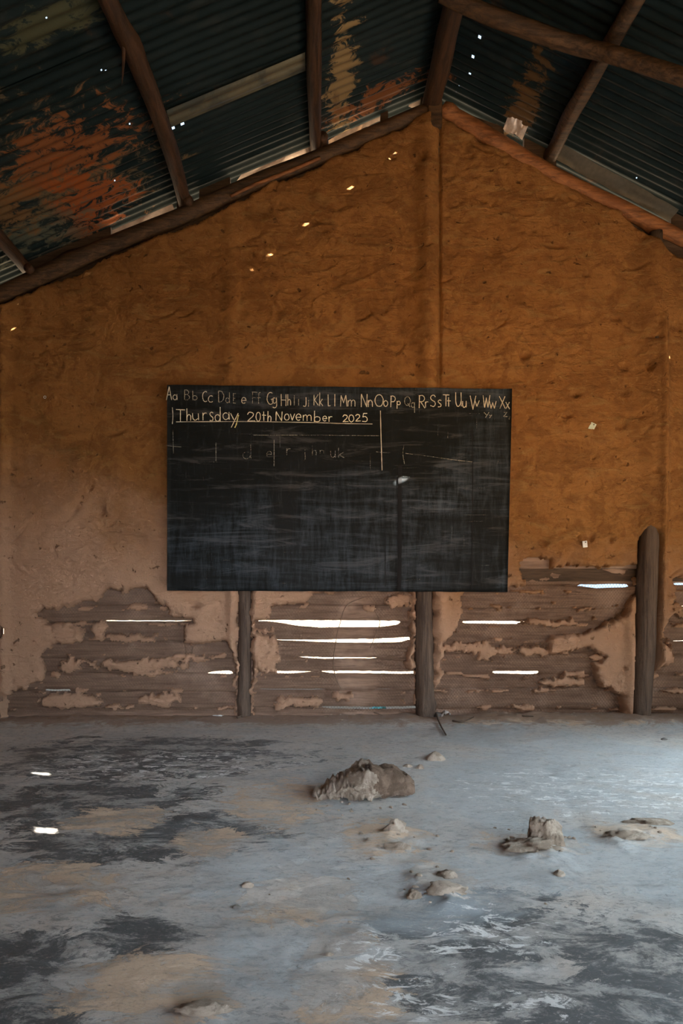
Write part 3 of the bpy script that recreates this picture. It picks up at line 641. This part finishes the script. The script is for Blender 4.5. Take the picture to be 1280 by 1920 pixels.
per = [i*nv for i in range(nu)]+[(nu-1)*nv+j for j in range(1, nv)]+[i*nv+nv-1 for i in range(nu-2, -1, -1)]+[j for j in range(nv-2, 0, -1)]
Fc += [(per[k], per[(k+1) % len(per)], per[(k+1) % len(per)]+nu*nv, per[k]+nu*nv) for k in range(len(per))]
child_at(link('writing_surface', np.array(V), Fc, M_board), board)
# boards joint: darker sunken band and a thin seam
M_seam = mat_flat('dark_seam', (.002, .002, .0025), .95)
def ribbon(strokes, width, name, mat, parent, Y=BY-.0062, jit=.35, depth=.0006):
    V = []; Fc = []; rnd = random.Random(len(strokes)*7+int(width*1000))
    for st_ in strokes:
        P = [Vector((x, y, 0)) for x, y in st_]; P = spline(P, 5) if len(P) > 2 else [P[0].lerp(P[1], t/8) for t in range(9)]
        n = len(P); k = len(V)
        for i, p in enumerate(P):
            t = (P[min(i+1, n-1)]-P[max(i-1, 0)]); t = t.normalized() if t.length > 1e-6 else Vector((1, 0, 0)); nn = Vector((-t.y, t.x, 0))
            wd = width/2*(1+jit*rnd.uniform(-1, 1))
            for sgn in (1, -1):
                q = p+nn*wd*sgn
                for dd in (0, depth): V.append(WP(q.x, q.y, Y+dd))
        for i in range(n-1):
            a = k+i*4; Fc += [(a, a+2, a+6, a+4), (a+1, a+5, a+7, a+3), (a, a+4, a+5, a+1), (a+2, a+3, a+7, a+6)]
    o = link(name, np.array(V), Fc, mat, None, False); child_at(o, parent); return o
ribbon([[(750,872),(749,960),(749,1030),(748,1106)]], 7.5, 'dark_joint', M_seam, board, jit=.15)
ribbon([[(885,800),(886,900),(885,1000),(884,1106)]], 1.8, 'dark_joint', M_seam, board)
ribbon([[(722,990),(722,1100)]], 1.5, 'dark_joint', M_seam, board)
# stroke alphabet (x right, y up, unit em; lower case height .55)
def arc(cx, cy, rx, ry, a0, a1, n=8): return [(cx+rx*math.cos(math.radians(a0+(a1-a0)*i/n)), cy+ry*math.sin(math.radians(a0+(a1-a0)*i/n))) for i in range(n+1)]
G = {
 'A': [[(0,0),(.45,1)],[(.45,1),(.9,0)],[(.15,.38),(.75,.38)]], 'B': [[(0,0),(.02,1)],[(0,1)]+arc(.25,.76,.5,.23,70,-90,6)+[(.05,.53)],[(.1,.53)]+arc(.3,.27,.6,.27,80,-90,6)+[(0,0)]],
 'C': [arc(.55,.5,.5,.5,60,300,10)], 'D': [[(.05,0),(.05,1)],[(.05,1)]+arc(.2,.5,.75,.5,75,-80,8)+[(.05,0)]], 'E': [[(0,0),(0,1)],[(0,1),(.7,1)],[(0,.5),(.6,.5)],[(0,0),(.7,0)]],
 'F': [[(.05,0),(.05,1)],[(-.1,1),(.9,.98)],[(.05,.52),(.6,.52)]], 'G': [arc(.55,.5,.52,.5,60,320,10),[(.6,.42),(.98,.42)],[(.96,.42),(.96,.1)]], 'H': [[(0,0),(0,1)],[(.9,0),(.9,1)],[(0,.5),(.9,.5)]],
 'I': [[(.2,0),(.2,1)]], 'J': [[(.7,1),(.7,.25),(.5,0),(.15,.05)]], 'K': [[(.05,0),(.05,1)],[(.8,1),(.1,.5)],[(.15,.52),(.85,0)]], 'L': [[(0,1),(0,0)],[(0,0),(.7,.02)]],
 'M': [[(0,0),(.1,1)],[(.1,1),(.45,.3)],[(.45,.3),(.8,1)],[(.8,1),(.95,0)]], 'N': [[(0,0),(.03,1)],[(.03,1),(.85,0)],[(.85,0),(.9,1)]], 'O': [arc(.5,.5,.5,.5,90,450,14)],
 'P': [[(.05,0),(.1,1)],[(0,.95)]+arc(.35,.72,.55,.26,80,-90,7)+[(.1,.46)]], 'Q': [arc(.5,.55,.5,.45,90,450,12),[(.55,.3),(.95,-.05)]], 'R': [[(.05,0),(.08,1)],[(0,.95)]+arc(.35,.74,.55,.25,80,-90,7)+[(.1,.49)],[(.3,.48),(.95,0)]],
 'S': [[(.85,.85),(.6,1),(.25,.95),(.1,.75),(.3,.55),(.7,.42),(.8,.2),(.55,.0),(.05,.08)]], 'T': [[(0,1),(1,.98)],[(.48,1),(.48,0)]], 'U': [[(0,1),(.02,.3),(.3,0),(.65,.1),(.85,.4)],[(.85,1),(.88,0)]],
 'V': [[(0,1),(.45,0)],[(.45,0),(.9,1)]], 'W': [[(0,1),(.25,0)],[(.25,0),(.5,.8)],[(.5,.8),(.75,0)],[(.75,0),(1,1)]], 'X': [[(0,1),(.9,0)],[(.85,1),(.05,0)]], 'Y': [[(0,1),(.45,.5)],[(.95,1),(.3,0)]], 'Z': [[(0,1),(.85,1)],[(.85,1),(.1,0)],[(.1,0),(.9,0)]],
 'a': [arc(.42,.45,.42,.42,60,400,10),[(.85,.95),(.88,.02)]], 'c': [arc(.55,.5,.5,.5,55,310,8)], 'e': [[(.08,.5),(.88,.52)]+arc(.5,.52,.42,.46,0,310,9)], 'o': [arc(.5,.5,.48,.48,90,450,10)],
 'm': [[(.02,0),(.02,1)],[(.04,.7),(.25,.98),(.45,.8),(.46,0)],[(.46,.7),(.7,.98),(.92,.8),(.95,0)]], 'n': [[(.02,0),(.02,1)],[(.04,.65),(.4,1),(.8,.75),(.85,0)]], 'r': [[(.05,0),(.05,1)],[(.06,.6),(.35,.95),(.8,.95)]],
 's': [[(.85,.9),(.45,1),(.15,.8),(.4,.55),(.8,.35),(.7,.05),(.1,.02)]], 'u': [[(0,1),(.02,.3),(.35,0),(.75,.25)],[(.82,1),(.85,0)]], 'v': [[(0,1),(.42,0)],[(.42,0),(.9,1)]], 'w': [[(0,1),(.25,0)],[(.25,0),(.5,.8)],[(.5,.8),(.75,0)],[(.75,0),(1,1)]], 'x': [[(0,1),(.85,0)],[(.85,1),(0,0)]],
 'z': [[(0,1),(.85,1)],[(.85,1),(.1,0)],[(.1,0),(.9,0)]], 'b': [[(.02,1.9),(.02,0)],arc(.42,.45,.42,.45,170,-170,10)], 'd': [arc(.42,.45,.42,.45,30,360,10),[(.88,1.9),(.9,0)]], 'h': [[(.02,1.9),(.02,0)],[(.04,.6),(.4,1),(.8,.75),(.82,0)]],
 'k': [[(.02,1.9),(.02,0)],[(.75,1),(.06,.45)],[(.15,.5),(.85,0)]], 'l': [[(.2,1.9),(.2,0)]], 't': [[(.35,1.7),(.38,0)],[(0,1.05),(.85,1.05)]], 'f': [[(.8,1.75),(.45,1.7),(.35,1.3),(.33,0)],[(0,.95),(.75,.95)]], 'i': [[(.2,1),(.2,0)],[(.18,1.35),(.24,1.45)]],
 'j': [[(.4,1),(.42,-.3),(.1,-.6)],[(.38,1.35),(.44,1.45)]], 'g': [arc(.42,.5,.4,.42,60,400,9),[(.82,.98),(.84,-.3),(.5,-.65),(.1,-.5)]], 'p': [[(.05,1),(.05,-.8)],arc(.45,.52,.42,.42,170,-170,9)], 'q': [arc(.42,.5,.4,.42,60,400,9),[(.84,.98),(.82,-.8)]], 'y': [[(0,1),(.42,.15)],[(.95,1),(.1,-.9)]],
 '0': [arc(.45,.5,.45,.5,90,450,12)], '2': [[(.05,.75),(.3,1),(.75,.9),(.75,.6),(.4,.3),(.05,.02)],[(.05,.02),(1,.05)]], '5': [[(.85,1),(.25,.98)],[(.25,.98),(.15,.55)],[(.15,.55),(.5,.65),(.85,.4),(.7,.05),(.05,.05)]],
}
def word(items, name, width, mat):
    for ch, x0, x1, yt, yb in items:
        st = [[(x0+(x1-x0)*p[0]+random.uniform(-.25, .25), yb-(yb-yt)*p[1]+random.uniform(-.25, .25)) for p in s] for s in G[ch]]
        ribbon(st, width, 'chalk_digit' if ch.isdigit() else name, mat, board, Y=BY-.0066, jit=.3)
bright = [('A',312,323,725,750),('a',324,333,739,750),('C',379,390,734,753),('c',390,400,742,754),('e',452,462,745,757),('G',500,513,736,758),('g',510,520,745,757),('H',527,537,739,761),('h',539,546,749,760),('J',567,576,745,762),('K',588,598,740,760),('k',599,606,748,761),
 ('L',615,621,740,761),('l',627,630,750,762),('M',638,651,741,762),('m',652,666,750,762),('N',677,689,739,763),('n',690,699,750,763),('O',703,718,740,762),('o',719,727,751,762),('P',732,742,742,763),('p',744,751,752,760),('R',785,797,741,765),('r',797,804,753,764),('S',806,818,741,762),('s',820,828,750,763),('T',830,842,740,762),('t',838,846,752,762),
 ('U',854,866,736,762),('u',867,875,752,764),('V',881,893,742,768),('v',890,899,751,762),('W',905,918,741,764),('w',917,930,752,766),('X',936,948,743,766),('x',948,956,754,767)]
dim = [('B',346,356,731,750),('b',361,371,741,750),('D',409,420,733,754),('d',423,431,745,755),('E',437,444,738,756),('F',473,483,735,757),('f',482,490,745,757),('I',551,554,741,760),('i',559,563,748,760),('j',577,580,750,758),('Q',758,769,744,762),('q',771,778,754,765),('Y',907,917,773,783),('y',917,922,778,781),('Z',943,952,773,781),('z',953,957,780,786)]
word(bright, 'chalk_letter', 1.35, M_chalk); word(dim, 'rubbed_chalk_letter', 1.2, M_chalk2)
date = [('T',330,347,768,790),('h',350,359,777,789),('u',361,374,775,788),('r',380,389,774,788),('s',392,401,773,789),('d',403,414,776,790),('a',418,431,772,787),('y',432,447,775,789),('2',463,478,773,790),('0',480,489,773,790),('t',491,500,779,789),('h',502,509,780,790),
 ('N',517,530,772,789),('o',533,542,776,788),('v',544,553,776,788),('e',554,565,776,789),('m',568,584,778,789),('b',589,602,780,791),('e',604,613,780,790),('r',616,624,781,791),('2',642,653,778,791),('0',654,664,778,791),('2',666,676,777,790),('5',678,690,775,791)]
word(date, 'chalk_letter', 1.35, M_chalkd)
for q in [[(323,764),(324,780),(323,795)], [(330,791),(450,790.5),(575,792),(640,794),(698,795)], [(713,770),(714,815),(715,848),(716,882)]]: ribbon([q], 1.2, 'chalk_line', M_chalk, board)
for q in [[(475,816),(600,816),(712,817)], [(705,847),(718,848.5),(731,849)], [(324,806),(325,850)], [(311,835),(325,837),(340,838)], [(575,792),(400,790)], [(757,835),(755,850),(758,870)], [(760,850),(800,855),(850,862),(885,866)]]: ribbon([q], .8, 'faint_chalk_line', M_chalk3, board)
ribbon([[(440,802),(443,795),(447,778)]], 1.8, 'yellow_chalk_stroke', M_yel, board)
word([('d',455,472,846,860),('e',499,510,846,858),('r',537,546,841,853),('j',568,577,848,858),('h',585,594,844,853),('n',600,608,844,850),('u',620,630,845,858),('k',634,647,848,858),('l',513,516,848,874),('l',404,407,846,864)], 'faint_chalk_letter', .95, M_chalk3)
# fine scratches and wipe marks left by the duster
rnd = random.Random(4); st = []
for _ in range(80):
    x = rnd.uniform(320, 945); y = rnd.uniform(800, 1095) if rnd.random() < .75 else rnd.uniform(728, 800)
    if rnd.random() < .62: L = rnd.uniform(6, 34); st.append([(x, y), (x+rnd.uniform(-1, 1), min(y+L, 1103))])
    else: L = rnd.uniform(10, 60); st.append([(x, y), (min(x+L, 948), y+rnd.uniform(-3, 3))])
ribbon(st, .7, 'duster_scratches', M_faint, board)['kind'] = 'stuff'
# cleats that hold it off the wall
m = MB()
for px in (458, 796): m = MB(); a = WP(px-16, 1030, BY); m.box(a[0], a[0]+.12, BY+.014, D-.03, a[2], a[2]+.08); child_at(m.build('cleat', M_back), board)

# ---- clods of dry clay on the floor
def ico(n=4):
    import bmesh
    bm = bmesh.new(); bmesh.ops.create_icosphere(bm, subdivisions=n, radius=1); v = np.array([tuple(x.co) for x in bm.verts]); f = [tuple(x.index for x in q.verts) for q in bm.faces]; bm.free(); return v, f
def clod(name, px, py, sx, sy, sz, seed, label, cat='clod', mat=None, group=None, n=4, rough=.35, shape=None, rz=0.0):
    v, f = ico(n); X, Y = FP(px, py)
    r = 1+rough*fbm(v[:, 0]*1.6+seed, v[:, 1]*1.6, v[:, 2]*1.6, seed, 3)+rough*.35*np.abs(fbm(v[:, 0]*6, v[:, 1]*6+seed, v[:, 2]*6, seed+1, 3))
    v = v*r[:, None]; fl = np.clip(.45-v[:, 2], 0, 1); v[:, 0] *= 1+.22*fl; v[:, 1] *= 1+.22*fl; v[:, 2] = np.maximum(v[:, 2], -.4)+.10*fbm(v[:, 0]*9, v[:, 1]*9, v[:, 2]*9, seed+4, 3)
    v = v*np.array([sx, sy, sz])
    if shape: v = shape(v)
    c, s = math.cos(rz), math.sin(rz); v = np.stack([v[:, 0]*c-v[:, 1]*s, v[:, 0]*s+v[:, 1]*c, v[:, 2]], -1)
    z0 = float(floor_h(X, Y)); o = link(name, v, f, mat or M_clod); o.location = (X, Y, z0+.12*sz)
    return tag(o, label, cat, group) if label else o
# the big broken clod: low crumbly tail at left, two humps, blunt overhanging end at right
def bigclod():
    cx, cy = FP(682, 1492)
    tx = np.array([0, .10, .25, .45, .58, .66, .78, .88, .96, 1.0]); th = np.array([.012, .035, .075, .130, .150, .125, .128, .100, .088, .045]); tw = np.array([.03, .075, .10, .12, .125, .12, .105, .09, .075, .03])
    V = []; n, m = 90, 56; L = .495
    for i in range(n):
        t = i/(n-1); H = np.interp(t, tx, th); Wd = np.interp(t, tx, tw)
        for k in range(m):
            a = 2*math.pi*k/m; ca, sa = math.cos(a), math.sin(a)
            y = Wd*np.sign(ca)*abs(ca)**.8; z = H*.5+H*.5*np.sign(sa)*abs(sa)**.75
            if t > .55 and ca < 0 and sa < .3: y *= 1-.35*min(1, (t-.55)*4)*(1-z/H)     # undercut on the near right
            x = (t-.5)*L
            nn = float(fbm(x*9+3, y*9+5, z*9, 141, 3)); n2 = float(fbm(x*34, y*34, z*34, 142, 3)); cr = .020 if t < .55 else .006; n2 += .6*float(fbm(x*80, y*80, z*80, 143, 2))*(1 if t < .55 else .3)
            y += nn*.030+n2*cr; z = max(z+nn*.022+n2*cr*1.6, -.012); x += n2*.006+nn*.012
            if .55 < t < .9: z -= .022*math.exp(-((y-.02+ (t-.6)*.1)/.018)**2)
            V.append((x, y, z))
    f = [(i*m+k, (i+1)*m+k, (i+1)*m+(k+1) % m, i*m+(k+1) % m) for i in range(n-1) for k in range(m)]+[tuple(range(m)), tuple((n-1)*m+k for k in range(m-1, -1, -1))]
    o = link('clay_clod', np.array(V), f, M_clod); o.location = (cx, cy, float(floor_h(cx, cy))+.004); o.rotation_euler = (0, 0, .16)
    o.data.materials.append(M_clod2)
    for pl in o.data.polygons:
        c = pl.center
        if c.x > .035+.06*float(fbm(c.y*14, c.z*14, 0, 9, 2)) and pl.normal.z < .80: pl.material_index = 1
    tag(o, 'large broken clod of dry clay lying in the middle of the floor', 'clod')
bigclod()
clod('clay_clod', 1022, 1580, .058, .055, .088, 3, 'upright clay lump with a dark hollow side, on the bright right part of the floor', rough=.42, n=5)
clod('clay_clod', 1000, 1590, .085, .06, .020, 13, 'low crumbly clay heap at the foot of the upright lump', rough=.7, n=5)
clod('clay_clod', 816, 1424, .05, .04, .035, 5, 'small rounded clay lump behind and right of the large clod')
clod('clay_clod', 787, 1441, .018, .018, .02, 6, 'tiny clay pebble just right of the large clod')
clod('clay_clod', 763, 1438, .022, .016, .014, 16, 'pale flat pebble at the right shoulder of the large clod')
clod('clay_clod', 740, 1560, .04, .035, .03, 7, 'low clay lump in front of the large clod', rough=.6)
clod('clay_clod', 745, 1590, .045, .022, .014, 17, 'flat broken clay flake in front of the low clay lump', rough=.6)
clod('clay_clod', 838, 1642, .03, .022, .018, 8, 'small hollow clay lump between the floor crumbs, below the upright lump', rough=.6)
clod('clay_clod', 836, 1676, .055, .03, .018, 9, 'brown flattened clay lump in the lower middle of the floor', rough=.6)
clod('clay_clod', 776, 1681, .022, .02, .016, 10, 'small clay nub left of the brown flattened lump', rough=.6)
clod('clay_clod', 1172, 1572, .07, .03, .016, 11, 'low clay ridge near the right edge of the floor', rough=.7)
clod('clay_clod', 1215, 1540, .09, .04, .014, 18, 'long flat clay crumble farthest right on the floor', rough=.7)
clod('clay_clod', 464, 1658, .018, .016, .012, 12, 'small tan pebble left of the middle on the floor')
clod('pebble', 443, 1699, .013, .011, .008, 20, 'small dark pebble in the left middle of the floor', 'pebble', M_dkst, n=3)
clod('pebble', 1244, 1386, .02, .012, .01, 21, 'dark chip on the brightest part of the floor by the right edge', 'pebble', M_dkst, n=3)
clod('pebble', 1048, 1641, .018, .018, .012, 22, 'pale pebble below the upright clay lump', 'pebble', M_clod, n=3)
clod('clay_clod', 381, 1905, .06, .022, .012, 23, 'tan flat clay flake at the bottom edge of the floor, left', rough=.5)
rnd = random.Random(12)
base = None
for k in range(110):
    while True:
        c, place = rnd.choice(list(zip([(1000, 1580, 60, 22), (740, 1575, 50, 22), (1180, 1555, 70, 18), (820, 1660, 60, 30), (1000, 1348, 220, 8), (640, 1515, 70, 10), (560, 1350, 200, 5), (700, 1600, 500, 180), (240, 1342, 200, 5)], ['beside the upright clay lump', 'in front of the large clod around the low lump', 'by the low ridge near the right edge', 'around the brown flattened lump', 'on the dirt at the foot of the right bay', 'close in front of the large clod', 'at the foot of the centre bay', 'strewn over the open floor', 'at the foot of the left bay'])))
        px = rnd.gauss(c[0], c[2]*.6); py = rnd.gauss(c[1], c[3]*.6)
        if 10 < px < 1270 and 1338 < py < 1890: break
    X, Y = FP(px, py); s = rnd.uniform(.0035, .010)
    if base is None:
        base = clod('clay_crumb', 700, 1600, 1, .8, .6, 77, None, n=2); o = base
    else: o = base.copy(); C.objects.link(o)
    o.location = (X, Y, float(floor_h(X, Y))+.25*s); o.scale = (s*rnd.uniform(.8, 1.6), s, s); o.rotation_euler = (0, 0, rnd.uniform(0, 6))
    tag(o, 'tiny dry clay crumb '+place, 'crumb', 'clay crumbs '+place)

# ---- litter along the wall
def scrap(name, px, py, sx, sy, h, seed, mat, label, cat):
    X, Y = FP(px, py); n = 9; V = []
    for s in (0, 1):
        for i in range(n):
            for j in range(n):
                u, v = i/(n-1)-.5, j/(n-1)-.5
                e = 1+.25*float(fbm(u*4, v*4, 0, seed))
                V.append((u*sx*e+v*sy*.35, v*sy*e, h*(.5+float(fbm(u*3, v*3, 0, seed+1, 2)))+.002*s))
    f1 = gridfaces(n, n); o = link(name, np.array(V), np.concatenate([f1[:, ::-1], f1+n*n]), mat); o.location = (X, Y, float(floor_h(X, Y))+.004); return tag(o, label, cat)
scrap('paper_scrap', 707, 1345, .10, .14, .045, 3, M_cyan, 'crumpled turquoise paper scrap on the floor at the wall, left of the central post', 'paper')
scrap('plastic_scrap', 836, 1351, .05, .12, .03, 5, M_white, 'small crumpled white plastic scrap just right of the central post', 'plastic')
scrap('plastic_scrap', 408, 1353, .07, .03, .01, 6, M_white, 'thin white plastic scrap on the floor at the wall, left of the left post', 'plastic')
def stick(name, pts, r, label, mat=M_twig, cat='stick'):
    P = []
    for px, py, up in pts: X, Y = FP(px, py); P.append((X, Y, float(floor_h(X, Y))+r+up))
    o = pole(name, P, [r, r*.8, r*.6], mat, sides=8, n=5, seed=int(pts[0][0])); return tag(o, label, cat)
stick('twig', [(818, 1355, .02), (826, 1366, .006), (836, 1383, .002)], .007, 'short dark twig pointing forward from the foot of the central post')
stick('twig', [(640, 1341, .0), (670, 1343, .01), (700, 1349, .01), (716, 1351, 0)], .005, 'thin bent twig lying along the wall under the turquoise scrap')
stick('twig', [(848, 1359, 0), (868, 1361, .005), (888, 1354, 0)], .006, 'crooked brown twig on the floor right of the central post')
stick('twig', [(445, 1354, .0), (465, 1349, .01), (492, 1345, 0)], .007, 'dark twig on the floor at the foot of the left post')
stick('twig', [(978, 1354, 0), (990, 1354.5, .0), (1000, 1355, 0)], .006, 'dark leaf-like chip of wood on the dirt in front of the right bay')
clod('pebble', 822, 1352, .03, .025, .028, 44, 'dark stone at the right foot of the central post', 'pebble', M_dkst, n=3)
clod('pebble', 1196, 1338, .025, .02, .02, 45, 'brown stone at the foot of the leaning right post', 'pebble', M_clod, n=3)

# ---- small tags pressed into the mud
def wall_tag(px, py, w_, h_, rot, label, mat, cat):
    m = MB(); m.box(-w_/2, w_/2, -.002, .002, -h_/2, h_/2)
    o = m.build('card_tag', mat); p = WP(px, py, D)
    o.location = (p[0], D-float(plaster(np.array(float(px)), np.array(float(py))))-.010, p[2]); o.rotation_euler = (.1, rot, 0)
    n = link('nail', *[x for x in pole_arrays([(.003, -.012, .015), (.003, 0, .015), (.003, .025, .015)], [.004]*2, sides=8, n=1)], M_twig, o)
    return tag(o, label, cat)
wall_tag(1106, 802, .042, .052, .45, 'small pale green card tag nailed to the mud right of the chalkboard', M_tag, 'tag')
wall_tag(1092, 1021, .034, .048, -.12, 'small pale card tag low on the mud, above the bare slats on the right', M_white, 'tag')
def ring(px, py, r, label):
    P = [(r*math.cos(a), 0, r*math.sin(a)) for a in np.linspace(0, 2*math.pi, 13)]
    V, Fc = pole_arrays(P, [.0022]*2, sides=6, n=2); o = link('wire_ring', V, Fc, M_white); p = WP(px, py, D)
    o.location = (p[0], D-float(plaster(np.array(float(px)), np.array(float(py))))-.008, p[2]); tag(o, label, 'ring')
ring(89, 748, .009, 'tiny pale ring stuck in the mud high at left')
